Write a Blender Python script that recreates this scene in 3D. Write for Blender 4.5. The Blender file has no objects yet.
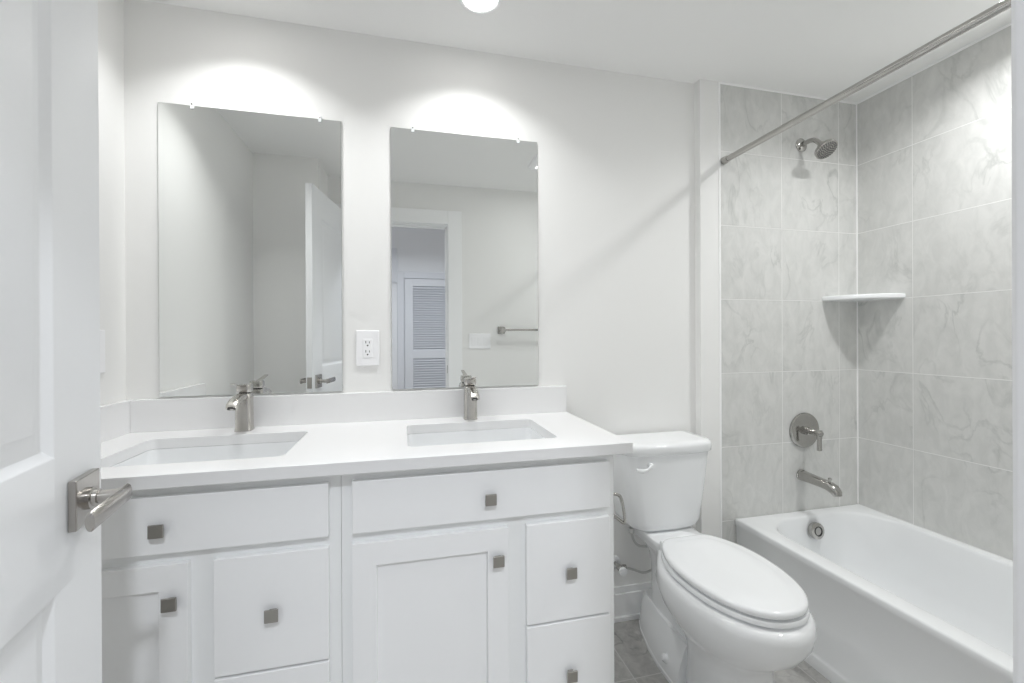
import bpy, bmesh, math
from mathutils import Vector, Matrix
PI = math.pi
S = bpy.context.scene
COL = S.collection

# ------------------------------------------------------------------ camera, world, exposure
CAM = Vector((0.0, -1.7158, 1.2130))
YAW, PIT, ROL, FPX = 0.2381, -0.0015, -0.0048, 436.37
fw = Vector((math.sin(YAW)*math.cos(PIT), math.cos(YAW)*math.cos(PIT), math.sin(PIT)))
rt = Vector((math.cos(YAW), -math.sin(YAW), 0)); up = rt.cross(fw)
r2 = rt*math.cos(ROL) + up*math.sin(ROL); u2 = up*math.cos(ROL) - rt*math.sin(ROL)
cd = bpy.data.cameras.new('camera'); cam = bpy.data.objects.new('camera', cd); COL.objects.link(cam)
cd.sensor_fit = 'HORIZONTAL'; cd.sensor_width = 36.0; cd.lens = 36.0*FPX/1024; cd.shift_y = -4.13/1024; cd.clip_start = 0.02
cam.matrix_world = Matrix(((r2.x, u2.x, -fw.x, CAM.x), (r2.y, u2.y, -fw.y, CAM.y), (r2.z, u2.z, -fw.z, CAM.z), (0, 0, 0, 1)))
S.camera = cam
S.view_settings.view_transform = 'Standard'; S.view_settings.look = 'None'
S.view_settings.gamma = 1.0; S.view_settings.use_curve_mapping = False
S.view_settings.exposure = 1.36
wd = bpy.data.worlds.new('world'); S.world = wd; wd.use_nodes = True
wd.node_tree.nodes['Background'].inputs[0].default_value = (0.9, 0.95, 1, 1)
wd.node_tree.nodes['Background'].inputs[1].default_value = 0.3
S.cycles.max_bounces = 24; S.cycles.diffuse_bounces = 16; S.cycles.glossy_bounces = 6
S.cycles.sample_clamp_indirect = 25.0
S.cycles.caustics_reflective = False; S.cycles.caustics_refractive = False
# watts of the ceiling lights (built below); the one in the fan is an added fill light
W_VANITY, W_TUB, W_ROOM, W_FAN_FILL = 1.4, 3.0, 12.2, 0.95

# ------------------------------------------------------------------ materials
def mat(name, col, rough=0.5, metal=0.0, spec=0.5, coat=0.0):
    m = bpy.data.materials.new(name); m.use_nodes = True
    b = m.node_tree.nodes['Principled BSDF']
    b.inputs['Base Color'].default_value = (*col, 1); b.inputs['Roughness'].default_value = rough
    b.inputs['Metallic'].default_value = metal; b.inputs['Specular IOR Level'].default_value = spec
    b.inputs['Coat Weight'].default_value = coat; b.inputs['Coat Roughness'].default_value = 0.05
    return m
def N(m, t, **kw):
    n = m.node_tree.nodes.new(t)
    for k, v in kw.items(): setattr(n, k, v)
    return n
def L(m, a, b): m.node_tree.links.new(a, b)
def bsdf(m): return m.node_tree.nodes['Principled BSDF']
def speckle(m, scale, amount, bump=0.0, rough_var=0.0):
    """fine value variation of a surface, plus an optional bump"""
    b = bsdf(m); col = tuple(b.inputs['Base Color'].default_value)
    tc = N(m, 'ShaderNodeTexCoord'); nz = N(m, 'ShaderNodeTexNoise'); nz.inputs['Scale'].default_value = scale
    nz.inputs['Detail'].default_value = 3; L(m, tc.outputs['Object'], nz.inputs['Vector'])
    mx = N(m, 'ShaderNodeMix', data_type='RGBA')
    mx.inputs['A'].default_value = tuple(c*(1-amount) for c in col[:3])+(1,)
    mx.inputs['B'].default_value = tuple(min(1, c*(1+amount)) for c in col[:3])+(1,)
    L(m, nz.outputs['Fac'], mx.inputs['Factor']); L(m, mx.outputs['Result'], b.inputs['Base Color'])
    if bump:
        bp = N(m, 'ShaderNodeBump'); bp.inputs['Strength'].default_value = bump; bp.inputs['Distance'].default_value = 0.002
        L(m, nz.outputs['Fac'], bp.inputs['Height']); L(m, bp.outputs['Normal'], b.inputs['Normal'])
    return m
def brushed(name, col, rough):
    m = mat(name, col, rough, 1.0)
    tc = N(m, 'ShaderNodeTexCoord'); mp = N(m, 'ShaderNodeMapping'); mp.inputs['Scale'].default_value = (60, 60, 900)
    nz = N(m, 'ShaderNodeTexNoise'); nz.inputs['Scale'].default_value = 1.0
    mr = N(m, 'ShaderNodeMapRange'); mr.inputs['To Min'].default_value = rough*0.92; mr.inputs['To Max'].default_value = rough*1.1
    L(m, tc.outputs['Object'], mp.inputs['Vector']); L(m, mp.outputs['Vector'], nz.inputs['Vector'])
    L(m, nz.outputs['Fac'], mr.inputs['Value']); L(m, mr.outputs['Result'], bsdf(m).inputs['Roughness'])
    return m
def tiles(name, ax, ox, px, oz, pz, grout_w, base, vein, grout, scale, rough, vein_amt, cloud, az=2):
    """rectangular tiles with veins; ax/az pick the two object axes that run along the surface"""
    m = mat(name, base, rough); b = bsdf(m)
    tc = N(m, 'ShaderNodeTexCoord'); sp = N(m, 'ShaderNodeSeparateXYZ'); L(m, tc.outputs['Object'], sp.inputs[0])
    def M(op, a, v=None, c=None):
        n = N(m, 'ShaderNodeMath', operation=op)
        for i, q in enumerate((a, v, c)):
            if q is None: continue
            if isinstance(q, (int, float)): n.inputs[i].default_value = q
            else: L(m, q, n.inputs[i])
        return n.outputs[0]
    masks, cells = [], []
    for a, o, p in ((ax, ox, px), (az, oz, pz)):
        t = M('DIVIDE', M('SUBTRACT', sp.outputs[a], o), p)
        cells.append(M('FLOOR', t)); f = M('FRACT', t)
        d = M('MULTIPLY', M('MINIMUM', f, M('SUBTRACT', 1.0, f)), p)
        masks.append(M('LESS_THAN', d, grout_w/2))
    g = M('MAXIMUM', masks[0], masks[1])
    cv = N(m, 'ShaderNodeCombineXYZ'); L(m, cells[0], cv.inputs[0]); L(m, cells[1], cv.inputs[1])
    wn = N(m, 'ShaderNodeTexWhiteNoise', noise_dimensions='3D'); L(m, cv.outputs[0], wn.inputs['Vector'])
    vs = N(m, 'ShaderNodeVectorMath', operation='SCALE'); vs.inputs['Scale'].default_value = 7.0; L(m, wn.outputs['Color'], vs.inputs[0])
    va = N(m, 'ShaderNodeVectorMath', operation='ADD'); mpv = N(m, 'ShaderNodeMapping'); mpv.inputs['Rotation'].default_value = (0.7, 0.7, 0.3); mpv.inputs['Scale'].default_value = (1.35, 1.35, 0.7)
    L(m, tc.outputs['Object'], mpv.inputs['Vector']); L(m, mpv.outputs['Vector'], va.inputs[0]); L(m, vs.outputs[0], va.inputs[1])
    n1 = N(m, 'ShaderNodeTexNoise'); n1.inputs['Scale'].default_value = scale; n1.inputs['Detail'].default_value = 5
    n1.inputs['Distortion'].default_value = 0.9; L(m, va.outputs[0], n1.inputs['Vector'])
    v = M('ABSOLUTE', M('SUBTRACT', n1.outputs['Fac'], 0.5))
    mr = N(m, 'ShaderNodeMapRange'); mr.inputs['From Min'].default_value = 0.0; mr.inputs['From Max'].default_value = 0.032
    mr.inputs['To Min'].default_value = 1.0; mr.inputs['To Max'].default_value = 0.0; L(m, v, mr.inputs['Value'])
    n2 = N(m, 'ShaderNodeTexNoise'); n2.inputs['Scale'].default_value = scale*0.8; n2.inputs['Detail'].default_value = 6; L(m, va.outputs[0], n2.inputs['Vector'])
    gate = N(m, 'ShaderNodeMapRange'); gate.inputs['From Min'].default_value = 0.45; gate.inputs['From Max'].default_value = 0.68
    L(m, n2.outputs['Fac'], gate.inputs['Value'])
    vv = M('MULTIPLY', M('MULTIPLY', mr.outputs['Result'], gate.outputs['Result']), vein_amt)
    n3 = N(m, 'ShaderNodeTexNoise'); n3.inputs['Scale'].default_value = scale*3.4; n3.inputs['Detail'].default_value = 9; n3.inputs['Roughness'].default_value = 0.62; n3.inputs['Distortion'].default_value = 0.6; L(m, va.outputs[0], n3.inputs['Vector'])
    c3 = N(m, 'ShaderNodeMapRange'); c3.inputs['From Min'].default_value = 0.35; c3.inputs['From Max'].default_value = 0.75; c3.inputs['To Max'].default_value = cloud
    L(m, n3.outputs['Fac'], c3.inputs['Value'])
    tot = M('MINIMUM', M('ADD', vv, c3.outputs['Result']), 1.0)
    mx = N(m, 'ShaderNodeMix', data_type='RGBA'); mx.inputs['A'].default_value = (*base, 1); mx.inputs['B'].default_value = (*vein, 1); L(m, tot, mx.inputs['Factor'])
    mg = N(m, 'ShaderNodeMix', data_type='RGBA'); mg.inputs['B'].default_value = (*grout, 1); L(m, mx.outputs['Result'], mg.inputs['A']); L(m, g, mg.inputs['Factor'])
    L(m, mg.outputs['Result'], b.inputs['Base Color'])
    rr = N(m, 'ShaderNodeMapRange'); rr.inputs['To Min'].default_value = rough; rr.inputs['To Max'].default_value = 0.8; L(m, g, rr.inputs['Value']); L(m, rr.outputs['Result'], b.inputs['Roughness'])
    bp = N(m, 'ShaderNodeBump'); bp.inputs['Strength'].default_value = 0.6; bp.inputs['Distance'].default_value = 0.0015; bp.invert = True
    L(m, g, bp.inputs['Height']); L(m, bp.outputs['Normal'], b.inputs['Normal'])
    return m
def emit(name, col, strength):
    m = mat(name, col, 0.4); b = bsdf(m)
    b.inputs['Emission Color'].default_value = (*col, 1); b.inputs['Emission Strength'].default_value = strength
    return m

M_WALL = speckle(mat('wall_paint', (0.848, 0.846, 0.836), 0.6, spec=0.3), 260, 0.01, 0.04)
M_WALL2 = speckle(mat('blue_grey_wall_paint', (0.80, 0.81, 0.83), 0.6, spec=0.3), 260, 0.01, 0.04)
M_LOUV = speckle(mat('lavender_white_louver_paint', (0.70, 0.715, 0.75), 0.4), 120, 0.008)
M_CEIL = speckle(mat('ceiling_paint', (0.905, 0.905, 0.90), 0.7, spec=0.2), 240, 0.01, 0.03)
M_TRIM = speckle(mat('white_trim_paint', (0.92, 0.925, 0.93), 0.35), 120, 0.008)
M_DOOR = speckle(mat('white_door_paint', (0.85, 0.86, 0.875), 0.32), 120, 0.008)
M_CAB = speckle(mat('white_cabinet_paint', (0.87, 0.875, 0.88), 0.33), 90, 0.006)
M_FRAME = speckle(mat('white_face_frame_paint', (0.85, 0.86, 0.86), 0.4), 90, 0.006)
M_QUARTZ = speckle(mat('white_quartz', (0.825, 0.825, 0.83), 0.22), 300, 0.012)
M_CER = speckle(mat('white_ceramic', (0.84, 0.85, 0.86), 0.09), 20, 0.004)
M_ACR = speckle(mat('white_tub_acrylic', (0.84, 0.85, 0.86), 0.12), 20, 0.004)
M_SEAT = speckle(mat('white_seat_plastic', (0.85, 0.86, 0.87), 0.16), 20, 0.004)
M_PLAST = speckle(mat('white_wall_plate_plastic', (0.93, 0.93, 0.945), 0.3), 30, 0.005)
M_CLEAR = mat('clear_plastic_clip', (0.9, 0.92, 0.93), 0.12)
M_NICK = brushed('brushed_nickel', (0.48, 0.46, 0.435), 0.24)
M_CHROME = brushed('shower_nickel', (0.48, 0.47, 0.45), 0.15)
M_KNOB = brushed('dark_nickel', (0.40, 0.385, 0.36), 0.36)
M_FAUC = brushed('satin_nickel', (0.58, 0.56, 0.53), 0.25)
M_HOSE = brushed('braided_steel', (0.62, 0.62, 0.61), 0.4)
M_DARK = mat('dark_slot', (0.03, 0.03, 0.03), 0.6)
M_MIRROR = mat('silvered_glass', (0.91, 0.925, 0.915), 0.0, 1.0)
M_EDGE = mat('mirror_edge', (0.25, 0.28, 0.27), 0.2)
M_CAULK = mat('white_caulk', (0.93, 0.93, 0.93), 0.5)
M_VINYL = mat('hall_floor_boards', (0.38, 0.34, 0.30), 0.5)
MB, MVN, MGR = (0.69, 0.69, 0.675), (0.34, 0.355, 0.345), (0.82, 0.82, 0.81)
M_TILEB = tiles('marble_tile_end', 0, 1.3675, 0.3333, 0.713, 0.3317, 0.0028, MB, MVN, MGR, 5.0, 0.22, 0.40, 0.30)
M_TILER = tiles('marble_tile_side', 1, -0.280, 0.3333, 0.713, 0.3317, 0.0028, MB, MVN, MGR, 5.0, 0.22, 0.40, 0.30)
M_FLOOR = tiles('slate_floor_tile', 0, 0.780, 0.305, -0.316, 0.61, 0.004, (0.56, 0.55, 0.53), (0.27, 0.265, 0.26), (0.66, 0.65, 0.64), 5, 0.35, 0.6, 0.75, az=1)
M_LENS = emit('lit_lens', (1.0, 0.985, 0.96), 6.0)

# ------------------------------------------------------------------ mesh helpers
def box(bm, x0, x1, y0, y1, z0, z1):
    v = [bm.verts.new((x, y, z)) for x in (x0, x1) for y in (y0, y1) for z in (z0, z1)]
    for f in ((0, 1, 3, 2), (4, 6, 7, 5), (0, 4, 5, 1), (2, 3, 7, 6), (0, 2, 6, 4), (1, 5, 7, 3)):
        bm.faces.new([v[i] for i in f])
def loft(bm, rings, cap0=True, cap1=True, close=False):
    rows = [[bm.verts.new(p) for p in r] for r in rings]; n = len(rows[0])
    for a, b in (list(zip(rows, rows[1:])) + ([(rows[-1], rows[0])] if close else [])):
        for i in range(n):
            j = (i+1) % n
            bm.faces.new((a[i], a[j], b[j], b[i]))
    if cap0 and not close: bm.faces.new(rows[0][::-1])
    if cap1 and not close: bm.faces.new(rows[-1])
    return rows
def rrect(cx, cy, hx, hy, r, z, n=5):
    """rounded rectangle ring in the XY plane"""
    r = min(r, hx-1e-4, hy-1e-4); out = []
    for k, (sx, sy) in enumerate(((1, 1), (-1, 1), (-1, -1), (1, -1))):
        for i in range(n+1):
            a = PI/2*k + PI/2*i/n
            out.append((cx+sx*(hx-r)+r*math.cos(a), cy+sy*(hy-r)+r*math.sin(a), z))
    return out
def frame_of(d):
    d = d.normalized(); a = Vector((0, 0, 1)) if abs(d.z) < 0.95 else Vector((1, 0, 0))
    x = a.cross(d).normalized(); return x, d.cross(x).normalized(), d
def tube(bm, pts, r, n=14, caps=True):
    pts = [Vector(p) for p in pts]; rings = []; m = len(pts)
    rr = r if isinstance(r, (list, tuple)) else [r]*m
    px = None
    for i, p in enumerate(pts):
        d = (pts[min(i+1, m-1)]-pts[max(i-1, 0)]).normalized()
        if px is None: x, y, _ = frame_of(d)
        else:
            x = (px - d*px.dot(d)).normalized(); y = d.cross(x)
        px = x
        rings.append([p + (x*math.cos(2*PI*k/n)+y*math.sin(2*PI*k/n))*rr[i] for k in range(n)])
    loft(bm, rings, caps, caps)
def lathe(bm, c, axis, prof, n=32):
    """prof = [(distance along the axis, radius)]"""
    c = Vector(c); x, y, d = frame_of(Vector(axis))
    loft(bm, [[c + d*t + (x*math.cos(2*PI*k/n)+y*math.sin(2*PI*k/n))*max(r, 1e-4) for k in range(n)] for t, r in prof])
def smooth_path(ctrl, per=8):
    c = [Vector(p) for p in ctrl]; c = [c[0]*2-c[1]] + c + [c[-1]*2-c[-2]]; out = []
    for i in range(1, len(c)-2):
        p0, p1, p2, p3 = c[i-1:i+3]
        for k in range(per):
            t = k/per
            out.append(0.5*((2*p1)+(-p0+p2)*t+(2*p0-5*p1+4*p2-p3)*t*t+(-p0+3*p1-3*p2+p3)*t**3))
    return out + [c[-2]]
def panel_face(bm, x0, x1, z0, z1, y, s, holes, prof, fill=True):
    """one face of a slab in the XZ plane at y (its normal points along s*Y) with rectangular panels sunk into it"""
    xs = [x0] + ([holes[0][0], holes[0][1]] if holes else []) + [x1]
    zs = [z0]
    for h in holes: zs += [h[2], h[3]]
    zs.append(z1)
    g = [[bm.verts.new((x, y, z)) for z in zs] for x in xs]
    for i in range(len(xs)-1):
        for j in range(len(zs)-1):
            if holes and i == 1 and j % 2 == 1:
                h = holes[(j-1)//2]; prev = [g[1][j], g[2][j], g[2][j+1], g[1][j+1]]
                for ins, dep in prof:
                    cur = [bm.verts.new((a, y-s*dep, c)) for a, c in ((h[0]+ins, h[2]+ins), (h[1]-ins, h[2]+ins), (h[1]-ins, h[3]-ins), (h[0]+ins, h[3]-ins))]
                    for k in range(4): bm.faces.new((prev[k], prev[(k+1) % 4], cur[(k+1) % 4], cur[k]))
                    prev = cur
                if fill: bm.faces.new(prev)
            else: bm.faces.new((g[i][j], g[i+1][j], g[i+1][j+1], g[i][j+1]))
    return g
def slab(bm, x0, x1, z0, z1, yf, yb, holes=(), prof=(), both=False):
    """slab with panelled front (facing -Y) at yf and plain or panelled back at yb"""
    a = panel_face(bm, x0, x1, z0, z1, yf, -1, holes, prof)
    b = panel_face(bm, x0, x1, z0, z1, yb, 1, holes if both else holes, prof if both else [(0.0005, 0)])
    def border(g):
        return [r[0] for r in g] + g[-1][1:] + [r[-1] for r in g[-2::-1]] + g[0][-2:0:-1]
    pa, pb = border(a), border(b)
    for i in range(len(pa)):
        j = (i+1) % len(pa); bm.faces.new((pa[i], pa[j], pb[j], pb[i]))
def obj(name, bm, m, parent=None, bevel=0.0, seg=2, sub=0, angle=35, smooth=True):
    bmesh.ops.recalc_face_normals(bm, faces=bm.faces)
    if smooth:
        for f in bm.faces: f.smooth = True
        if not bevel:
            for e in bm.edges:
                if len(e.link_faces) == 2 and e.calc_face_angle(0) > math.radians(angle): e.smooth = False
    me = bpy.data.meshes.new(name); bm.to_mesh(me); bm.free()
    for mm in (m if isinstance(m, (list, tuple)) else [m]): me.materials.append(mm)
    o = bpy.data.objects.new(name, me); COL.objects.link(o)
    if parent is not None: o.parent = parent
    if bevel:
        b = o.modifiers.new('bevel', 'BEVEL'); b.width = bevel; b.segments = seg; b.limit_method = 'ANGLE'
        b.angle_limit = math.radians(30); b.harden_normals = True
    if sub:
        q = o.modifiers.new('sub', 'SUBSURF'); q.levels = sub; q.render_levels = sub
    return o
def B(): return bmesh.new()
def tag(o, label, cat, group=None, kind=None):
    if label: o['label'] = label
    if cat: o['category'] = cat
    if group: o['group'] = group
    if kind: o['kind'] = kind
    return o
def thing(name, label, cat, loc=(0, 0, 0), group=None, kind=None):
    o = bpy.data.objects.new(name, None); COL.objects.link(o); o.location = loc; o.empty_display_size = 0.05
    return tag(o, label, cat, group, kind)
def dup(root, loc, label, group=None):
    def cp(o, parent):
        c = o.copy(); COL.objects.link(c)
        if parent is not None: c.parent = parent
        for ch in [q for q in bpy.data.objects if q.parent == o]: cp(ch, c)
        return c
    r = cp(root, None); r.location = loc; r['label'] = label
    if group: r['group'] = group
    return r
def struct(name, bm, m, label, cat, **kw):
    return tag(obj(name, bm, m, **kw), label, cat, kind='structure')

# ------------------------------------------------------------------ room shell
XL, XR, YF, ZC = -0.908, 2.146, -1.585, 2.3474
TX, TY = 1.3675, -0.039                      # left edge and face of the tiled tub end wall
WT = 0.115
JL, JR, JH = -0.372, 0.302, 2.045            # door opening
bm = B(); box(bm, XL-0.1, XR+0.1, YF-WT/2, 0.1, -0.08, 0)
struct('floor', bm, M_FLOOR, 'dark grey slate tile floor of the bathroom', 'floor', smooth=False)
bm = B(); box(bm, XL-0.1, XR+0.1, YF-WT, 0.1, ZC, ZC+0.03)
struct('ceiling', bm, M_CEIL, 'plain white bathroom ceiling with a recessed light', 'ceiling', smooth=False)
bm = B(); box(bm, XL-0.1, XR+0.1, 0, 0.1, 0, ZC)
struct('wall_back', bm, M_WALL, 'pale grey painted wall behind the two mirrors', 'wall', smooth=False)
bm = B(); box(bm, 1.2655, TX, TY, -0.0005, 0, ZC)
struct('wall_wing', bm, M_WALL, 'narrow projecting strip of painted wall left of the shower tile', 'wall', smooth=False)
bm = B(); box(bm, XL-0.1, XL, YF-WT, 0, 0, ZC)
struct('wall_left', bm, M_WALL, 'pale painted side wall left of the vanity', 'wall', smooth=False)
bm = B(); box(bm, XR+0.012, XR+0.112, YF-WT, 0, 0, ZC)
struct('wall_right', bm, M_WALL, 'painted wall behind the long tiled side of the tub', 'wall', smooth=False)
bm = B(); box(bm, TX, XR, TY, -0.0005, 0, ZC)
struct('wall_tile_end', bm, M_TILEB, 'marble look tile wall carrying the shower head and tub spout', 'tile wall', smooth=False)
bm = B(); box(bm, XR, XR+0.0115, YF, TY, 0, ZC)
struct('wall_tile_side', bm, M_TILER, 'long marble look tile wall along the bathtub', 'tile wall', smooth=False)
bm = B(); box(bm, TX, XR, YF+0.0005, YF+0.012, 0, ZC)
struct('wall_tile_front', bm, M_TILEB, 'marble look tile wall at the foot end of the bathtub', 'tile wall', smooth=False)
bm = B()
box(bm, XL-0.1, JL-0.018, YF-WT, YF, 0, ZC); box(bm, JR+0.018, XR+0.1, YF-WT, YF, 0, ZC); box(bm, JL-0.018, JR+0.018, YF-WT, YF, JH+0.018, ZC)
struct('wall_front', bm, M_WALL, 'painted wall with the doorway, seen in the mirrors', 'wall', smooth=False)
bm = B(); box(bm, XL, -0.53, YF, -1.268, 0, ZC)
struct('wall_chase', bm, M_WALL, 'boxed-out painted corner behind the open door, seen in the left mirror', 'wall', smooth=False)
# caulk lines round the tile
bm = B()
box(bm, TX-0.007, TX+0.001, TY-0.003, TY+0.01, 0, ZC-0.001)
box(bm, TX, XR, TY-0.0025, TY, ZC-0.009, ZC-0.0002); box(bm, XR-0.0025, XR, YF+0.02, TY, ZC-0.009, ZC-0.0002)
box(bm, XR-0.004, XR, TY-0.004, TY, 0.39, ZC-0.001)
struct('trim_1', bm, M_CAULK, 'white edging and caulk lines around the shower tile', 'trim', smooth=False)
# door lining and casings
def casing(bm, y0, y1):
    w = 0.102; e = 0.004
    box(bm, JL-e-w, JL-e, y0, y1, 0, JH+e+w); box(bm, JR+e, JR+e+w, y0, y1, 0, JH+e+w); box(bm, JL-e, JR+e, y0, y1, JH+e, JH+e+w)
tr = thing('trim_2', 'white door casing and jambs of the bathroom doorway, seen in the right mirror', 'door frame', (0, 0, 0), kind='structure')
bm = B(); casing(bm, YF, YF+0.030); casing(bm, YF-WT-0.018, YF-WT)
obj('casing', bm, M_TRIM, tr, bevel=0.004)
bm = B()
box(bm, JL-0.0175, JL, YF-WT, YF, 0, JH); box(bm, JR, JR+0.0175, YF-WT, YF, 0, JH); box(bm, JL-0.0175, JR+0.0175, YF-WT, YF, JH, JH+0.0175)
box(bm, JL, JL+0.01, YF-0.075, YF-0.045, 0, JH); box(bm, JR-0.01, JR, YF-0.075, YF-0.045, 0, JH); box(bm, JL, JR, YF-0.075, YF-0.045, JH-0.01, JH)
obj('jamb', bm, M_TRIM, tr, bevel=0.002)
bm = B(); box(bm, JR-0.0015, JR+0.001, YF-0.035, YF-0.008, 0.94, 1.0)
obj('strike_plate', bm, M_KNOB, tr)['label'] = 'dark nickel strike plate on the jamb'
# baseboards
def board(name, x0, x1, y0, y1, label):
    bm = B(); box(bm, x0, x1, y0, y1, 0, 0.112)
    if x1-x0 > y1-y0:
        back = y1 > -0.1
        box(bm, x0, x1, *((y0+0.006, y1) if back else (y0, y1-0.006)), 0.112, 0.14)
        box(bm, x0, x1, *((y0-0.012, y0) if back else (y1, y1+0.012)), 0, 0.02)
    else: box(bm, x0, x0+0.01, y0, y1, 0.112, 0.14)
    struct(name, bm, M_TRIM, label, 'baseboard', bevel=0.003)
board('baseboard_back', 0.603, 1.265, -0.016, 0, 'white baseboard on the wall behind the toilet')
board('baseboard_front', JR+0.107, TX, YF, YF+0.016, 'white baseboard under the towel bar on the doorway wall')
board('baseboard_left', XL, XL+0.014, -1.26, -0.54, 'white baseboard along the left wall in front of the vanity')

# ------------------------------------------------------------------ the room beyond the doorway
HY, HC = -4.02, 2.72
H0, H1 = YF-WT, HY
bm = B(); box(bm, -2.2, 2.6, HY-0.1, YF-WT/2, -0.08, -0.001)
struct('floor_hallway', bm, M_VINYL, 'brown floor of the room beyond the doorway', 'floor', smooth=False)
bm = B(); box(bm, -2.2, 2.6, HY-0.1, YF-WT, HC, HC+0.03)
struct('ceiling_hallway', bm, M_CEIL, 'white ceiling of the room beyond the doorway', 'ceiling', smooth=False)
bm = B(); box(bm, -2.2, 2.6, HY-0.1, HY, 0, HC)
struct('wall_hallway', bm, M_WALL2, 'painted wall around the louvered door, seen in the right mirror', 'wall', smooth=False)
bm = B(); box(bm, -2.3, -2.2, HY, YF-WT, 0, HC); 
struct('wall_hallway_left', bm, M_WALL2, 'painted left wall of the room beyond the doorway', 'wall', smooth=False)
bm = B(); box(bm, 2.6, 2.7, HY, YF-WT, 0, HC)
struct('wall_hallway_right', bm, M_WALL2, 'painted right wall of the room beyond the doorway', 'wall', smooth=False)
bm = B(); box(bm, -2.2, XL-0.1, YF-WT, YF-WT+0.1, 0, HC); box(bm, XR+0.1, 2.6, YF-WT, YF-WT+0.1, 0, HC); box(bm, XL-0.1, XR+0.1, YF-WT, YF-WT+0.1, ZC+0.03, HC)
struct('wall_hallway_near', bm, M_WALL2, 'wall above and beside the bathroom on the side of the other room', 'wall', smooth=False)
# louvered closet door
LX0, LX1 = -0.015, 0.745
lv = thing('door_2', 'white louvered closet door seen through the doorway in the right mirror', 'door', (0, 0, 0), kind='structure')
def frame_grid(bm, x0, x1, z0, z1, ya, yb, holes):
    xs = [x0, holes[0][0], holes[0][1], x1]
    box(bm, x0, xs[1], ya, yb, z0, z1); box(bm, xs[2], x1, ya, yb, z0, z1)
    zz = [z0]
    for h in holes: zz += [h[2], h[3]]
    zz.append(z1)
    for k in range(0, len(zz), 2): box(bm, xs[1], xs[2], ya, yb, zz[k], zz[k+1])
hol = [(LX0+0.10, LX1-0.10, 0.16, 0.94), (LX0+0.10, LX1-0.10, 1.045, 1.862)]
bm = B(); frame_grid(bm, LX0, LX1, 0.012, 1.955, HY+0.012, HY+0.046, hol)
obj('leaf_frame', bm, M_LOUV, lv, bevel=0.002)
bm = B()
for h in hol:
    n = 27 if h[3] > 1.5 else 25
    st = (h[3]-h[2])/n
    for k in range(n):
        z = h[2]+st*(k+0.5); y = HY+0.029
        v = [bm.verts.new(p) for x in (h[0], h[1]) for p in ((x, y+0.015, z-0.017), (x, y+0.015, z-0.010), (x, y-0.015, z+0.017), (x, y-0.015, z+0.010))]
        for f in ((0, 1, 2, 3), (4, 7, 6, 5), (0, 4, 5, 1), (1, 5, 6, 2), (2, 6, 7, 3), (3, 7, 4, 0)): bm.faces.new([v[i] for i in f])
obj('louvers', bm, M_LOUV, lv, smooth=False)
bm = B(); w = 0.085
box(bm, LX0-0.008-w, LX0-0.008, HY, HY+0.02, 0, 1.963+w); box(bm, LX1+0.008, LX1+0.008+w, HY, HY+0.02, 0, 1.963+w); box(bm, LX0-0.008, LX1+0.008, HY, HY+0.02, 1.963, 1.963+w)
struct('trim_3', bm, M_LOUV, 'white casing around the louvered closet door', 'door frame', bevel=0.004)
ap = thing('access_panel', 'small white panel on the far wall left of the louvered door, in the mirror', 'panel', (-0.30, HY, 1.90))
bm = B(); box(bm, 0, 0.2, 0.0, 0.018, 0, 0.44); obj('panel_frame', bm, M_LOUV, ap, bevel=0.004)
bm = B(); box(bm, 0.02, 0.18, 0.018, 0.028, 0.02, 0.42); obj('panel_door', bm, M_LOUV, ap, bevel=0.003)

# ------------------------------------------------------------------ lights
def downlight(name, x, y, z, watts, r, label, col, group, spread=122):
    t = thing(name, label, 'ceiling light', (x, y, z), group)
    bm = B(); lathe(bm, (0, 0, -0.0005), (0, 0, -1), [(0, r*0.86), (0, r*1.22), (0.004, r*1.2), (0.0075, r*1.04), (0.006, r*0.97), (0, r*0.9)], 40)
    obj('trim_ring', bm, M_TRIM, t)
    bm = B(); lathe(bm, (0, 0, -0.001), (0, 0, -1), [(0, r), (0.003, r*0.98), (0.006, r*0.7), (0.007, 0.001)], 40)
    obj('lens', bm, M_LENS, t)
    ld = bpy.data.lights.new('lamp', 'AREA'); ld.shape = 'DISK'; ld.size = 2*r*0.95; ld.energy = watts; ld.spread = math.radians(spread); ld.color = col
    lo = bpy.data.objects.new('lamp', ld); COL.objects.link(lo); lo.location = (0, 0, -0.009); lo.parent = t
    return t
downlight('recessed_light', 0.246, -0.276, ZC, W_VANITY, 0.061, 'bright round recessed light in the ceiling above the vanity', (0.99, 1.0, 0.995), 'recessed lights')
downlight('recessed_light', -0.535, -0.276, ZC, W_VANITY, 0.061, 'round recessed light in the ceiling above the left sink', (0.99, 1.0, 0.995), 'recessed lights')
downlight('recessed_light', 1.82, -0.79, ZC, W_TUB, 0.066, 'round recessed light in the ceiling over the bathtub', (0.99, 1.0, 0.995), 'recessed lights', 150)
downlight('recessed_light', 0.1, -2.42, HC, W_ROOM, 0.09, 'round recessed light in the ceiling beyond the doorway', (0.90, 0.94, 1.0), 'recessed lights', 150)

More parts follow.
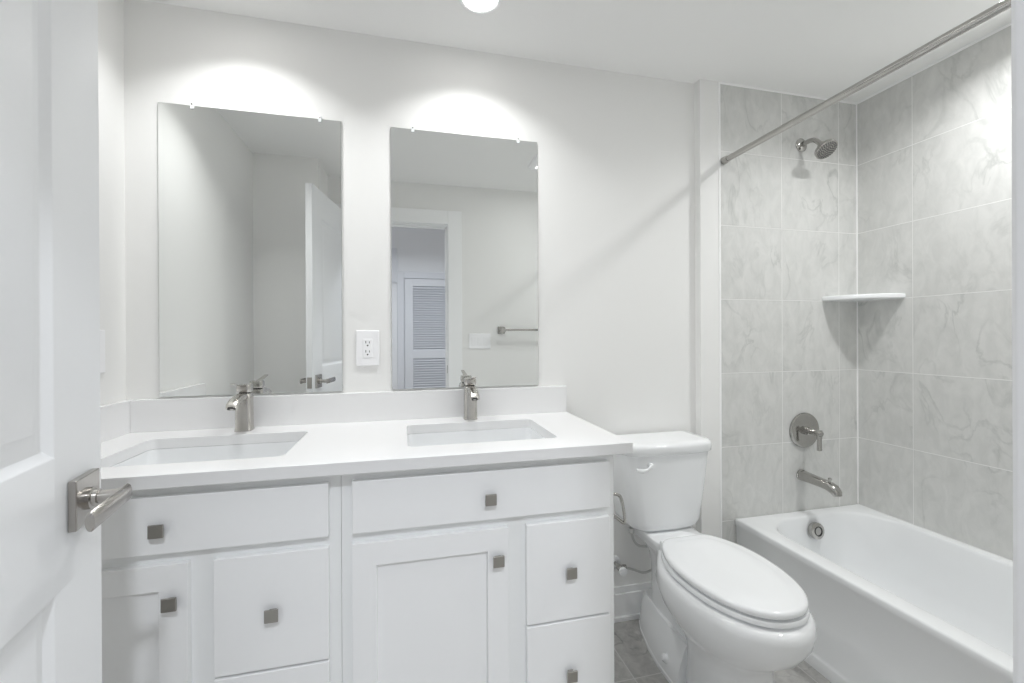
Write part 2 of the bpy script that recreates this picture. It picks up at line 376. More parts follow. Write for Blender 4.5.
# ------------------------------------------------------------------ vanity
VF, FT = -0.516, 0.019                       # face frame plane, thickness of doors and drawer fronts
def cabinet(x0, x1, name, label, ff, door, dr, kd, kf):
    t = thing(name, label, 'cabinet', (x0, -0.27, 0), 'vanity cabinets')
    ox = x0
    def X(b):                                # builders use world x; the Empty sits at x0
        bmesh.ops.translate(b, verts=b.verts, vec=(-ox, 0.27, 0)); return b
    bm = B(); z0, z1 = 0.105, 0.869
    box(bm, x0, x0+0.016, VF+0.019, -0.003, z0, z1); box(bm, x1-0.016, x1, VF+0.019, -0.003, z0, z1)
    box(bm, x0+0.016, x1-0.016, VF+0.019, -0.003, z0, z0+0.016); box(bm, x0+0.016, x1-0.016, -0.012, -0.003, z0+0.016, z1)
    obj('carcass', X(bm), M_CAB, t)
    bm = B()                                 # face frame: stiles, middle stile, rails
    e = 0.012
    box(bm, x0, ff[0]+e, VF, VF+0.019, z0, z1); box(bm, ff[1]-e, x1, VF, VF+0.019, z0, z1)
    box(bm, ff[0]+e, ff[1]-e, VF, VF+0.019, 0.842-e, z1); box(bm, ff[0]+e, ff[1]-e, VF, VF+0.019, 0.683-e, 0.709+e); box(bm, ff[0]+e, ff[1]-e, VF, VF+0.019, z0, 0.135+e)
    box(bm, door[1]-e, dr[0]+e, VF, VF+0.019, 0.135+e, 0.683-e)
    box(bm, dr[0]+e, dr[1]-e, VF, VF+0.019, 0.395-e, 0.4+e)
    obj('face_frame', X(bm), M_FRAME, t, smooth=False)
    bm = B(); box(bm, x0+0.002, x1-0.002, -0.45, -0.435, 0, 0.105); obj('toe_kick', X(bm), M_CAB, t)
    def front(n, a, b, c, d, shaker, kx, kz):
        bm = B()
        if shaker: slab(bm, a, b, c, d, VF-FT, VF-0.0005, [(a+0.059, b-0.059, c+0.060, d-0.060)], [(0.0012, 0.0012), (0.003, 0.009)])
        else: slab(bm, a, b, c, d, VF-FT, VF-0.0005)
        o = obj(n, X(bm), M_CAB, t, bevel=0.0025)
        knob_at(o, kx, kz)
        return o
    def knob_at(o, kx, kz):
        bm = B(); y = VF-FT
        loft(bm, [[(kx+a, y+b, kz+c) for a, c in ((-s, -s), (s, -s), (s, s), (-s, s))] for s, b in ((0.0085, 0.0005), (0.007, -0.006), (0.0085, -0.010), (0.0145, -0.014), (0.0155, -0.016), (0.0155, -0.0185), (0.0145, -0.020))])
        k = obj('knob', X(bm), M_KNOB, o, bevel=0.0012); k['label'] = 'square dark nickel knob'
    front('false_drawer_front', ff[0], ff[1], 0.709, 0.844, False, kf, 0.770)
    front('door', door[0], door[1], 0.135, 0.683, True, door[1]-0.031, kd)
    front('drawer', dr[0], dr[1], 0.400, 0.683, False, (dr[0]+dr[1])/2+0.001, 0.539)
    front('drawer', dr[0], dr[1], 0.135, 0.394, False, (dr[0]+dr[1])/2+0.001, 0.246)
    return t
cabinet(XL+0.004, -0.1655, 'vanity_cabinet', 'white vanity cabinet under the left sink, beside the open door', (-0.893, -0.193), (-0.893, -0.504), (-0.451, -0.193), 0.598, -0.560)
cabinet(-0.1645, 0.602, 'vanity_cabinet', 'white vanity cabinet under the right sink, next to the toilet', (-0.137, 0.581), (-0.137, 0.274), (0.326, 0.581), 0.600, 0.222)

CT, CB, CYF, CX1 = 0.902, 0.870, -0.560, 0.643
SINKS = [(-0.543, -0.300), (0.228, -0.285)]
HX, HYY = 0.2265, 0.158
bm = B()
def loop(pts):
    v = [bm.verts.new(p) for p in pts]
    return [bm.edges.new((v[i], v[(i+1) % len(v)])) for i in range(len(v))]
es = loop([(XL+0.002, -0.001, CT), (CX1, -0.001, CT), (CX1, CYF, CT), (XL+0.002, CYF, CT)])
for cx, cy in SINKS: es += loop(rrect(cx, cy, HX, HYY, 0.022, CT, 6))
bmesh.ops.triangle_fill(bm, use_beauty=True, use_dissolve=True, edges=es)
r = bmesh.ops.extrude_face_region(bm, geom=list(bm.faces))
bmesh.ops.translate(bm, verts=[v for v in r['geom'] if isinstance(v, bmesh.types.BMVert)], vec=(0, 0, CB-CT))
ct = tag(obj('countertop', bm, M_QUARTZ, bevel=0.002), 'white quartz vanity countertop with two sink cutouts', 'countertop')
bm = B(); box(bm, XL+0.022, CX1, -0.021, -0.001, CT, 1.009); obj('backsplash', bm, M_QUARTZ, ct, bevel=0.0015)
bm = B(); box(bm, XL+0.0015, XL+0.0215, CYF+0.002, -0.001, CT, 1.009); obj('side_splash', bm, M_QUARTZ, ct, bevel=0.0015)

def sink(label):
    t = thing('sink', label, 'sink', (0, 0, 0), 'vanity sinks')
    bm = B(); z = CB-0.0003
    rings = [rrect(0, 0, HX+0.03, HYY+0.03, 0.04, z-0.012, 6), rrect(0, 0, HX+0.03, HYY+0.03, 0.04, z, 6),
             rrect(0, 0, HX-0.002, HYY-0.002, 0.021, z, 6), rrect(0, 0, HX-0.003, HYY-0.003, 0.024, z-0.012, 6),
             rrect(0, 0, HX-0.004, HYY-0.004, 0.030, z-0.060, 6), rrect(0, 0, HX-0.010, HYY-0.010, 0.035, z-0.105, 6),
             rrect(0, 0, HX-0.025, HYY-0.025, 0.05, z-0.128, 6), rrect(0, 0, HX-0.06, HYY-0.06, 0.06, z-0.136, 6), rrect(0, 0, 0.026, 0.026, 0.0255, z-0.140, 6),
             rrect(0, 0, 0.024, 0.024, 0.0235, z-0.15, 6)]
    out = [rrect(0, 0, HX+0.008, HYY+0.008, 0.04, z-0.06, 6), rrect(0, 0, HX-0.01, HYY-0.01, 0.05, z-0.145, 6), rrect(0, 0, 0.03, 0.03, 0.0295, z-0.155, 6)]
    loft(bm, rings[::-1] + out, True, True)
    obj('basin', bm, M_CER, t, angle=60)
    bm = B(); lathe(bm, (0, 0, z-0.1395), (0, 0, 1), [(-0.01, 0.02), (0.0, 0.024), (0.002, 0.023), (0.002, 0.019), (0.006, 0.018), (0.007, 0.001)], 28)
    obj('drain', bm, M_NICK, t)
    return t
s0 = sink('undermount white rectangular sink on the left, near the open door'); s0.location = (*SINKS[0], 0)
dup(s0, (*SINKS[1], 0), 'undermount white rectangular sink on the right, nearer the toilet')

def faucet(label):
    t = thing('faucet', label, 'faucet', (0, 0, CT), 'vanity faucets')
    bm = B()
    loft(bm, [rrect(0, 0, 0.0255, 0.0255, 0.012, 0, 5), rrect(0, 0, 0.0255, 0.0255, 0.012, 0.004, 5), rrect(0, 0, 0.0243, 0.0243, 0.012, 0.006, 5),
              rrect(0, 0.0, 0.0238, 0.0235, 0.011, 0.05, 5), rrect(0, 0, 0.0232, 0.0235, 0.011, 0.1, 5), rrect(0, 0.001, 0.0228, 0.0235, 0.010, 0.118, 5), rrect(0, 0.002, 0.020, 0.020, 0.009, 0.124, 5)])
    obj('faucet_body', bm, M_FAUC, t, angle=50)
    bm = B()                                   # spout: rounded bar bending forward and down
    path = [(-0.006, 0.112, 0.0175, 0.012), (-0.030, 0.116, 0.017, 0.0115), (-0.060, 0.114, 0.017, 0.0105), (-0.088, 0.107, 0.0175, 0.0105), (-0.106, 0.098, 0.0175, 0.0105), (-0.112, 0.089, 0.0165, 0.0095)]
    rings = []
    for i, (y, z, hw, hh) in enumerate(path):
        a, b = path[max(i-1, 0)], path[min(i+1, len(path)-1)]
        d = Vector((0, b[0]-a[0], b[1]-a[1])).normalized(); nrm = Vector((0, -d.z, d.y))
        rings.append([(px, y+nrm.y*pz, z+nrm.z*pz) for px, pz, _ in rrect(0, 0, hw, hh, 0.009, 0, 4)])
    loft(bm, rings); obj('spout', bm, M_FAUC, t, angle=50)
    bm = B(); lathe(bm, (0, -0.112, 0.090), (0, -0.35, -0.94), [(-0.003, 0.0115), (0.003, 0.0115), (0.003, 0.008), (0.001, 0.006)], 20); obj('aerator', bm, M_DARK, t)
    bm = B()
    lathe(bm, (0, 0.002, 0.124), (0, 0, 1), [(0, 0.0165), (0.005, 0.0165)], 24); obj('handle_collar', bm, M_DARK, t)
    hd = None
    bm = B(); loft(bm, [rrect(0, 0.005, 0.0195, 0.0195, 0.009, 0.129, 5), rrect(0, 0.005, 0.0215, 0.0215, 0.010, 0.134, 5), rrect(0, 0.005, 0.0215, 0.0215, 0.010, 0.150, 5), rrect(0, 0.005, 0.0195, 0.0195, 0.009, 0.154, 5)])
    hd = obj('handle', bm, M_FAUC, t, angle=50)
    bm = B()
    def flat(y, z, hw, hh): return [(x, y, z+c) for x, c in ((-hw, -hh), (hw, -hh), (hw, hh), (-hw, hh))]
    loft(bm, [flat(0.0, 0.1515, 0.010, 0.0025), flat(-0.03, 0.154, 0.009, 0.002), flat(-0.07, 0.160, 0.0075, 0.0016), flat(-0.108, 0.167, 0.0065, 0.0014)])
    obj('lever', bm, M_FAUC, hd, bevel=0.001)
    return t
f0 = faucet('brushed nickel single-lever faucet behind the left sink'); f0.location = (-0.531, -0.073, CT+0.0002)
dup(f0, (0.236, -0.068, CT+0.0002), 'brushed nickel single-lever faucet behind the right sink')

# ------------------------------------------------------------------ mirrors
def mirror(x0, x1, z0, z1, label, clips):
    w, h = x1-x0, z1-z0
    t = thing('mirror', label, 'mirror', (x0, 0, z0), 'frameless wall mirrors')
    bm = B(); box(bm, 0, w, -0.0062, -0.001, 0, h)
    bm.faces.ensure_lookup_table()
    for f in bm.faces:
        f.normal_update()
        f.material_index = 0 if abs(f.normal.y) > 0.9 and f.calc_center_median().y < -0.004 else 1
    obj('mirror_glass', bm, [M_MIRROR, M_EDGE], t, smooth=False)
    for cx in (clips[0]*w, clips[1]*w):
        bm = B(); box(bm, cx-0.006, cx+0.006, -0.0095, -0.0006, h-0.006, h+0.010)
        box(bm, cx-0.006, cx+0.006, -0.0095, -0.0064, h-0.012, h-0.006)
        c = obj('clip', bm, M_CLEAR, t, bevel=0.0015); c['label'] = 'small clear plastic clip'
        bm = B(); lathe(bm, (cx, -0.0095, h+0.004), (0, -1, 0), [(-0.001, 0.003), (0.001, 0.0028), (0.0015, 0.001)], 12); obj('screw', bm, M_NICK, c)
    return t
mirror(-0.8085, -0.2297, 1.016, 2.0093, 'frameless rectangular mirror above the left sink, left of the outlet', (0.175, 0.877))
mirror(-0.0518, 0.5245, 1.016, 2.0077, 'frameless rectangular mirror above the right sink, right of the outlet', (0.14, 0.86))

# ------------------------------------------------------------------ outlet and switches
t = thing('wall_outlet', 'white double outlet plate on the wall between the two mirrors', 'outlet', (-0.1395, 0, 1.173))
bm = B(); slab(bm, -0.0415, 0.0415, -0.066, 0.066, -0.0065, -0.0005); obj('cover_plate', bm, M_PLAST, t, bevel=0.003, seg=3)
bm = B(); box(bm, -0.0168, 0.0168, -0.0085, -0.0005, -0.034, 0.034); rc = obj('receptacle', bm, M_PLAST, t, bevel=0.0015)
bm = B()
for zc in (-0.019, 0.015):
    box(bm, -0.0075, -0.0052, -0.0089, -0.008, zc+0.003, zc+0.012); box(bm, 0.0052, 0.0075, -0.0089, -0.008, zc+0.003, zc+0.010)
    lathe(bm, (0, -0.008, zc-0.005), (0, -1, 0), [(0, 0.0029), (0.0009, 0.0029)], 12)
obj('slots', bm, M_DARK, rc, smooth=False)
t = thing('wall_outlet', 'white wall plate on the left wall, mostly hidden behind the open door edge', 'outlet', (XL, -0.152, 1.174))
bm = B(); box(bm, 0.0005, 0.0065, -0.0415, 0.0415, -0.066, 0.066); obj('cover_plate', bm, M_PLAST, t, bevel=0.003, seg=3)
bm = B(); box(bm, 0.0005, 0.0085, -0.0168, 0.0168, -0.034, 0.034); obj('receptacle', bm, M_PLAST, t, bevel=0.0015)
t = thing('light_switch', 'white triple rocker switch plate beside the doorway, in the right mirror', 'light switch', (0.545, YF, 1.18))
bm = B(); slab(bm, -0.083, 0.083, -0.058, 0.058, 0.0005, 0.0065); obj('cover_plate', bm, M_PLAST, t, bevel=0.003, seg=3)
for k in (-1, 0, 1):
    bm = B(); xc = k*0.046
    v = [bm.verts.new((xc+a, y, z)) for a in (-0.0165, 0.0165) for y, z in ((0.001, -0.034), (0.007, -0.034), (0.009, 0.034), (0.001, 0.034))]
    for f in ((0, 1, 2, 3), (4, 7, 6, 5), (0, 4, 5, 1), (1, 5, 6, 2), (2, 6, 7, 3), (3, 7, 4, 0)): bm.faces.new([v[i] for i in f])
    obj('rocker', bm, M_PLAST, t, bevel=0.001)

# towel bar on the doorway wall (seen in the right mirror)
t = thing('towel_bar', 'brushed nickel towel bar on the doorway wall, seen in the right mirror', 'towel bar', (0.712, YF, 1.264))
for x in (0.0, 0.6):
    bm = B(); loft(bm, [[(x+a, y, c) for a, c in ((-s, -s), (s, -s), (s, s), (-s, s))] for s, y in ((0.027, 0.0005), (0.027, 0.008), (0.012, 0.014), (0.012, 0.05), (0.017, 0.050), (0.017, 0.080), (0.015, 0.082))])
    obj('post', bm, M_CHROME, t, bevel=0.002)
bm = B(); box(bm, 0.012, 0.588, 0.058, 0.074, -0.008, 0.008); obj('bar', bm, M_CHROME, t, bevel=0.0015)
# exhaust fan on the ceiling (its edge shows in the right mirror), plus an added fill light
t = thing('exhaust_fan_added_fill', 'white square exhaust fan with an added fill light on the ceiling, at the right mirror top edge', 'fan', (0.935, -0.965, ZC))
bm = B()
loft(bm, [rrect(0, 0, a, a, r, z, 5) for a, r, z in ((0.142, 0.012, -0.0005), (0.142, 0.012, -0.010), (0.132, 0.012, -0.022), (0.122, 0.012, -0.025), (0.102, 0.01, -0.025), (0.100, 0.01, -0.020), (0.100, 0.01, -0.0005))], close=True); obj('grille_frame', bm, M_PLAST, t)
bm = B(); loft(bm, [rrect(0, 0, a, a, 0.01, z, 5) for a, z in ((0.0995, -0.001), (0.0995, -0.0205), (0.096, -0.0225))]); obj('lens', bm, emit('added_fill_panel', (0.99, 1.0, 0.995), 1.2), t)  # glowing panel added inside the grille for the fill light
ld = bpy.data.lights.new('lamp', 'AREA'); ld.shape = 'SQUARE'; ld.size = 0.18; ld.energy = W_FAN_FILL; ld.color = (0.99, 1.0, 0.995)  # fill lamp added to brighten the room, not a known part of the fan
lo = bpy.data.objects.new('lamp', ld); COL.objects.link(lo); lo.location = (0, 0, -0.024); lo.parent = t

# ------------------------------------------------------------------ bathroom door, open into the room
DW, DT, DH = 0.705, 0.0355, 2.04
fc = Vector((-0.4927, -0.8517)); dv = Vector((0.1774, -0.984)).normalized()
dr_ = thing('door_1', 'white two-panel door standing open at the left edge', 'door', kind='structure')
# local frame: +x from free edge to hinge, face seen by the camera at y = 0, wall side at y = -DT ... rotated so that local x runs along dv
ang = math.atan2(dv.y, dv.x)
dr_.location = (fc.x, fc.y, 0.012); dr_.rotation_euler = (0, 0, ang)
dprof = [(0.003, 0.0012), (0.013, 0.0085), (0.020, 0.0095), (0.024, 0.0095), (0.041, 0.0030), (0.044, 0.0025)]
dh = [(0.138, DW-0.138, 0.215, 0.850), (0.138, DW-0.138, 1.036, DH-0.155)]
bm = B()
slab(bm, 0, DW, 0, DH, -DT, 0, dh, dprof, both=True)
obj('door_leaf', bm, M_DOOR, dr_, bevel=0.0012)
bm = B(); box(bm, -0.0008, 0.001, -DT/2-0.0125, -DT/2+0.0125, 0.925, 0.985); obj('latch_plate', bm, M_KNOB, dr_)['label'] = 'small nickel latch plate in the door edge'
bm = B()
for z in (0.2, 1.0, 1.82): lathe(bm, (DW+0.004, 0.006, z), (0, 0, 1), [(0, 0.006), (0.09, 0.006)], 12)
obj('hinge', bm, M_NICK, dr_)
def lever_set(side):
    s = side; y0 = 0.0 if s > 0 else -DT
    hx, hz = 0.070, 0.9585
    hb = B(); loft(hb, [[(hx+a, y0+s*y, hz+c) for a, c in ((-q, -q), (q, -q), (q, q), (-q, q))] for q, y in ((0.0365, 0.0002), (0.0365, 0.009), (0.0355, 0.0105))])
    h = obj('lever_handle', hb, M_NICK, dr_, bevel=0.0008); h['label'] = 'brushed nickel lever on a square rose'
    nb = B(); lathe(nb, (hx, y0, hz), (0, s, 0), [(0.010, 0.0165), (0.0155, 0.0165), (0.017, 0.013), (0.022, 0.0125), (0.0225, 0.0095), (0.053, 0.0095)], 28); obj('neck', nb, M_NICK, h)
    lb = B()
    rg = []
    for x in (hx-0.011, hx-0.0095, hx+0.03, hx+0.113, hx+0.1145):
        k = 0.88 if x in (hx-0.011, hx+0.1145) else 1.0
        rg.append([(x, y0+s*(0.0535+c*0.5*k), hz+a*k) for a, c, _ in rrect(0, 0, 0.0135, 0.0115, 0.0114, 0, 7)])
    loft(lb, rg); obj('lever', lb, M_NICK, h, angle=50)
lever_set(1); lever_set(-1)

# ------------------------------------------------------------------ bathtub
TL, TF = 1.4365, YF+0.0125
tcx, tcy, thx, thy = (TL+XR-0.001)/2, (TY-0.001+TF)/2, (XR-0.001-TL)/2, (TY-0.001-TF)/2
TZ = 0.389
tub = thing('bathtub', 'white alcove bathtub along the tiled wall', 'bathtub', (0, 0, 0))
def tr_(x0, x1, y0, y1, r, z, n=8): return rrect((x0+x1)/2, (y0+y1)/2, (x1-x0)/2, (y1-y0)/2, r, z, n)
X1, Y1 = XR-0.001, TY-0.001
bm = B()
rings = [tr_(TL+0.001, X1, TF, Y1, 0.003, 0.0), tr_(TL+0.001, X1, TF, Y1, 0.003, 0.040), tr_(TL+0.005, X1, TF, Y1, 0.003, 0.045),
         tr_(TL+0.013, X1, TF, Y1, 0.003, 0.053), tr_(TL+0.006, X1, TF, Y1, 0.003, TZ-0.034),
         tr_(TL, X1, TF, Y1, 0.003, TZ-0.026), tr_(TL, X1, TF, Y1, 0.004, TZ-0.006), tr_(TL+0.003, X1, TF+0.003, Y1-0.003, 0.006, TZ-0.001), tr_(TL+0.008, X1-0.006, TF+0.008, Y1-0.008, 0.01, TZ),
         tr_(TL+0.066, X1-0.040, TF+0.07, Y1-0.052, 0.15, TZ), tr_(TL+0.072, X1-0.044, TF+0.078, Y1-0.057, 0.16, TZ-0.003), tr_(TL+0.076, X1-0.048, TF+0.09, Y1-0.061, 0.165, TZ-0.012),
         tr_(TL+0.086, X1-0.058, TF+0.14, Y1-0.071, 0.17, TZ-0.10), tr_(TL+0.100, X1-0.074, TF+0.24, Y1-0.085, 0.17, TZ-0.22), tr_(TL+0.116, X1-0.09, TF+0.31, Y1-0.105, 0.16, TZ-0.29),
         tr_(TL+0.15, X1-0.13, TF+0.38, Y1-0.15, 0.12, TZ-0.325), tr_(TL+0.22, X1-0.2, TF+0.48, Y1-0.24, 0.08, TZ-0.333)]
loft(bm, rings, True, True)
obj('tub_shell', bm, M_ACR, tub, angle=50)
bm = B(); c = (1.800, -0.110, 0.327); ax = (0, -0.985, 0.12)
lathe(bm, c, ax, [(-0.012, 0.026), (0.004, 0.036), (0.012, 0.037), (0.021, 0.035), (0.023, 0.032)], 36)
ov = obj('overflow_cover', bm, M_CHROME, tub); ov['label'] = 'round brushed nickel overflow cover'
bm = B(); lathe(bm, c, ax, [(0.022, 0.0215), (0.0246, 0.0215), (0.0246, 0.0175), (0.022, 0.0175)], 32); obj('overflow_ring', bm, M_DARK, ov)
bm = B(); lathe(bm, (1.802, -0.33, TZ-0.334), (0, 0, 1), [(0, 0.034), (0.003, 0.033), (0.004, 0.024), (0.009, 0.022), (0.011, 0.001)], 32); obj('drain', bm, M_CHROME, tub)

# tub filler, valve and shower
sp = thing('tub_spout', 'brushed nickel tub spout below the shower valve', 'tub spout', (1.805, TY, 0.556))
bm = B(); lathe(bm, (0, 0, 0), (0, -1, 0), [(0.0003, 0.027), (0.004, 0.027), (0.006, 0.024)], 28); obj('escutcheon', bm, M_CHROME, sp)
bm = B(); rings = []
sprof = [(-0.004, 0.0, 0.0235, 0.021), (-0.06, -0.002, 0.0225, 0.0195), (-0.11, -0.004, 0.022, 0.018), (-0.14, -0.006, 0.022, 0.018), (-0.162, -0.013, 0.0215, 0.019), (-0.177, -0.026, 0.020, 0.016), (-0.181, -0.038, 0.018, 0.012)]
for i, (y, z, hw, hh) in enumerate(sprof):
    a, b = sprof[max(i-1, 0)], sprof[min(i+1, len(sprof)-1)]
    d = Vector((0, b[0]-a[0], b[1]-a[1])).normalized(); nr = Vector((0, -d.z, d.y))
    rings.append([(px, y+nr.y*pz, z+nr.z*pz) for px, pz, _ in rrect(0, 0, hw, hh, 0.012, 0, 5)])
loft(bm, rings); obj('spout', bm, M_CHROME, sp, angle=50)
bm = B(); lathe(bm, (0, -0.143, 0.008), (0, -0.1, 1), [(0, 0.004), (0.012, 0.004), (0.013, 0.0075), (0.021, 0.0075), (0.022, 0.006)], 18); obj('diverter_knob', bm, M_CHROME, sp)
vl = thing('shower_valve', 'round brushed nickel valve plate with lever on the tile above the spout', 'shower valve', (1.821, TY, 0.766))
bm = B(); lathe(bm, (0, 0, 0), (0, -1, 0), [(0.0003, 0.082), (0.005, 0.083), (0.010, 0.080), (0.0125, 0.074), (0.0128, 0.03)], 48); obj('escutcheon', bm, M_CHROME, vl)
bm = B(); lathe(bm, (0, -0.012, 0), (0, -1, 0), [(0, 0.019), (0.02, 0.018), (0.022, 0.0125), (0.062, 0.012), (0.078, 0.0125), (0.081, 0.011)], 28); hv = obj('handle', bm, M_CHROME, vl)
bm = B(); loft(bm, [[(a, -0.082+y, z) for a, y in ((-hw, -0.006), (hw, -0.006), (hw, 0.007), (-hw, 0.007))] for z, hw in ((0.015, 0.0125), (0.0, 0.0125), (-0.03, 0.0085), (-0.078, 0.0105))]); obj('lever', bm, M_CHROME, hv, bevel=0.003)
sh = thing('wall_shower', 'brushed nickel shower head on a short bent arm on the tile wall', 'shower head', (1.812, TY, 2.108))
bm = B(); lathe(bm, (0, 0, 0), (0, -1, 0), [(0.0003, 0.031), (0.003, 0.031), (0.008, 0.026), (0.012, 0.016), (0.012, 0.011)], 32); obj('flange', bm, M_CHROME, sh)
bm = B(); tube(bm, smooth_path([(0, -0.004, 0), (0, -0.045, 0.001), (0, -0.072, -0.008), (0, -0.096, -0.032), (0, -0.104, -0.044)], 6), 0.0105, 16); obj('shower_arm', bm, M_CHROME, sh)
hdv = Vector((0.0, -0.62, -0.78)).normalized(); hb = Vector((0, -0.100, -0.038))
bm = B(); lathe(bm, hb, hdv, [(0, 0.012), (0.003, 0.0155), (0.010, 0.0165), (0.018, 0.0155), (0.022, 0.020), (0.029, 0.038), (0.034, 0.0445), (0.047, 0.0455), (0.0495, 0.043), (0.050, 0.040)], 40); hd = obj('spray_head', bm, M_CHROME, sh)
bm = B(); fx, fy, fd = frame_of(hdv)
for rr, cnt in ((0.006, 5), (0.0145, 10), (0.023, 16), (0.031, 21), (0.0375, 26)):
    for k in range(cnt):
        a = 2*PI*k/cnt; p = hb + hdv*0.0500 + (fx*math.cos(a)+fy*math.sin(a))*rr
        lathe(bm, p, hdv, [(0, 0.0026), (0.0035, 0.0018)], 6)
o = obj('nozzles', bm, mat('grey_rubber', (0.12, 0.12, 0.12), 0.6), hd); o['kind'] = 'stuff'
rod = thing('shower_rod', 'brushed nickel shower curtain rod spanning above the bathtub', 'shower rod', (1.386, 0, 1.995))
bm = B(); tube(bm, [(0, TY-0.012, 0), (0, -0.8, 0), (0, YF+0.024, 0)], 0.0125, 24); obj('rod', bm, M_CHROME, rod)
for y, s in ((TY-0.0005, -1), (YF+0.0125, 1)):
    bm = B(); lathe(bm, (0, y, 0), (0, s, 0), [(0, 0.0165), (0.004, 0.017), (0.02, 0.0155), (0.03, 0.0145), (0.031, 0.0127)], 28); obj('end_flange', bm, M_CHROME, rod)
# corner shelf
bm = B(); rs = 0.213
def fan(z, r): return [(XR-0.0005, TY-0.0005, z)] + [(XR-0.0005-r*math.cos(PI/2*k/18), TY-0.0005-r*math.sin(PI/2*k/18), z) for k in range(19)]
loft(bm, [fan(1.376, rs-0.006), fan(1.379, rs-0.001), fan(1.393, rs), fan(1.397, rs-0.004)])
tag(obj('corner_shelf', bm, M_CER, angle=50), 'white ceramic corner shelf on the shower tile', 'shelf')

# ------------------------------------------------------------------ toilet
tx = 1.012
toi = thing('toilet', 'white two-piece toilet with lid closed, between vanity and bathtub', 'toilet', (tx, 0, 0))
def outline(z, yb, yf, yc, hw, hr, n=30, pf=2.1, pr=5.0):
    """half-width table swept front to back: an elongated bowl of half-width hw in front of a neck of half-width hr"""
    Lf, Lb = yc-yf, yb-yc
    def w(y):
        t = (yc-y)/Lf if y < yc else (y-yc)/(Lf*0.92)
        a = hw*max(0.0, 1-abs(t)**pf)**(1/pf) if abs(t) < 1 else 0.0
        q = (y-(yb+yc)/2)/((yb-yc)/2)
        b = hr*max(0.0, 1-abs(q)**pr)**(1/pr) if abs(q) < 1 else 0.0
        return (a**5+b**5)**0.2
    ys = [yb+(yf-yb)*(1-math.cos(PI*i/n))/2 for i in range(n+1)]
    R = [(w(y), y, z) for y in ys]
    return R + [(-x, y, z) for x, y, z in R[-2:0:-1]]
bm = B()
RG = [outline(0.0, -0.12, -0.645, -0.50, 0.112, 0.070), outline(0.03, -0.12, -0.643, -0.50, 0.111, 0.070), outline(0.12, -0.115, -0.641, -0.50, 0.110, 0.064),
      outline(0.18, -0.11, -0.643, -0.50, 0.112, 0.058), outline(0.22, -0.11, -0.650, -0.49, 0.119, 0.058), outline(0.26, -0.11, -0.688, -0.485, 0.146, 0.058), outline(0.30, -0.11, -0.735, -0.48, 0.170, 0.060),
      outline(0.345, -0.10, -0.764, -0.48, 0.182, 0.066), outline(0.385, -0.06, -0.772, -0.49, 0.184, 0.080), outline(0.402, -0.045, -0.768, -0.49, 0.181, 0.090), outline(0.412, -0.047, -0.757, -0.49, 0.171, 0.088)]
loft(bm, RG); obj('bowl', bm, M_CER, toi, angle=60)
bm = B()
loft(bm, [rrect(0, -0.155, 0.090, 0.110, 0.03, 0.39, 6), rrect(0, -0.155, 0.098, 0.116, 0.03, 0.415, 6), rrect(0, -0.155, 0.106, 0.118, 0.03, 0.436, 6), rrect(0, -0.155, 0.103, 0.115, 0.03, 0.441, 6)])
obj('tank_deck', bm, M_CER, toi, angle=60)
bm = B()                                    # foot flange with the bolt caps
def foot(z, s, dy): return [(0.062*s, -0.05-dy, z), (0.085*s, -0.10, z), (0.110*s, -0.20, z), (0.124*s, -0.29, z), (0.126*s, -0.405+dy, z), (-0.126*s, -0.405+dy, z), (-0.124*s, -0.29, z), (-0.110*s, -0.20, z), (-0.085*s, -0.10, z), (-0.062*s, -0.05-dy, z)]
loft(bm, [foot(0, 1.0, 0), foot(0.014, 1.0, 0), foot(0.016, 0.97, 0.004), foot(0.09, 0.84, 0.004), foot(0.145, 0.62, 0.008)])
obj('foot', bm, M_CER, toi, bevel=0.006, seg=3)
for s in (-1, 1):
    bm = B(); lathe(bm, (s*0.109, -0.325, 0.055), (s*0.9, 0, 0.6), [(-0.015, 0.016), (0.008, 0.015), (0.017, 0.011), (0.020, 0.002)], 20); obj('bolt_cap', bm, M_SEAT, toi)
def lid_ring(z, ins): return [(x+0.005, y, q) for x, y, q in outline(z, -0.268-ins, -0.745+ins, -0.49, 0.165-ins, 0.098-ins, n=34, pf=2.15, pr=6)]
bm = B(); loft(bm, [lid_ring(0.4125, 0.026), lid_ring(0.4182, 0.024), lid_ring(0.4187, 0.002), lid_ring(0.421, -0.003), lid_ring(0.430, -0.003), lid_ring(0.434, 0.0), lid_ring(0.4345, 0.020)]); obj('seat', bm, M_SEAT, toi, angle=50)
bm = B(); loft(bm, [lid_ring(0.4348, 0.024), lid_ring(0.4405, 0.022), lid_ring(0.4410, 0.002), lid_ring(0.443, 0.0), lid_ring(0.453, 0.0), lid_ring(0.458, 0.004), lid_ring(0.4605, 0.012), lid_ring(0.4605, 0.030), lid_ring(0.463, 0.040), lid_ring(0.465, 0.06), lid_ring(0.466, 0.085)]); obj('seat_lid', bm, M_SEAT, toi, angle=60)
for s in (-1, 1):
    bm = B(); box(bm, s*0.075-0.022, s*0.075+0.022, -0.290, -0.262, 0.4125, 0.452); obj('seat_hinge', bm, M_SEAT, toi, bevel=0.006, seg=3)
bm = B()
def tk(z, hw, yf, r, bow):
    out = []
    for x, y, zz in rrect(0, (-0.022+yf)/2, hw, (-0.022-yf)/2, r, z, 8):
        if y < (-0.022+yf)/2: y -= bow*(1-(x/hw)**2)
        out.append((x, y, zz))
    return out
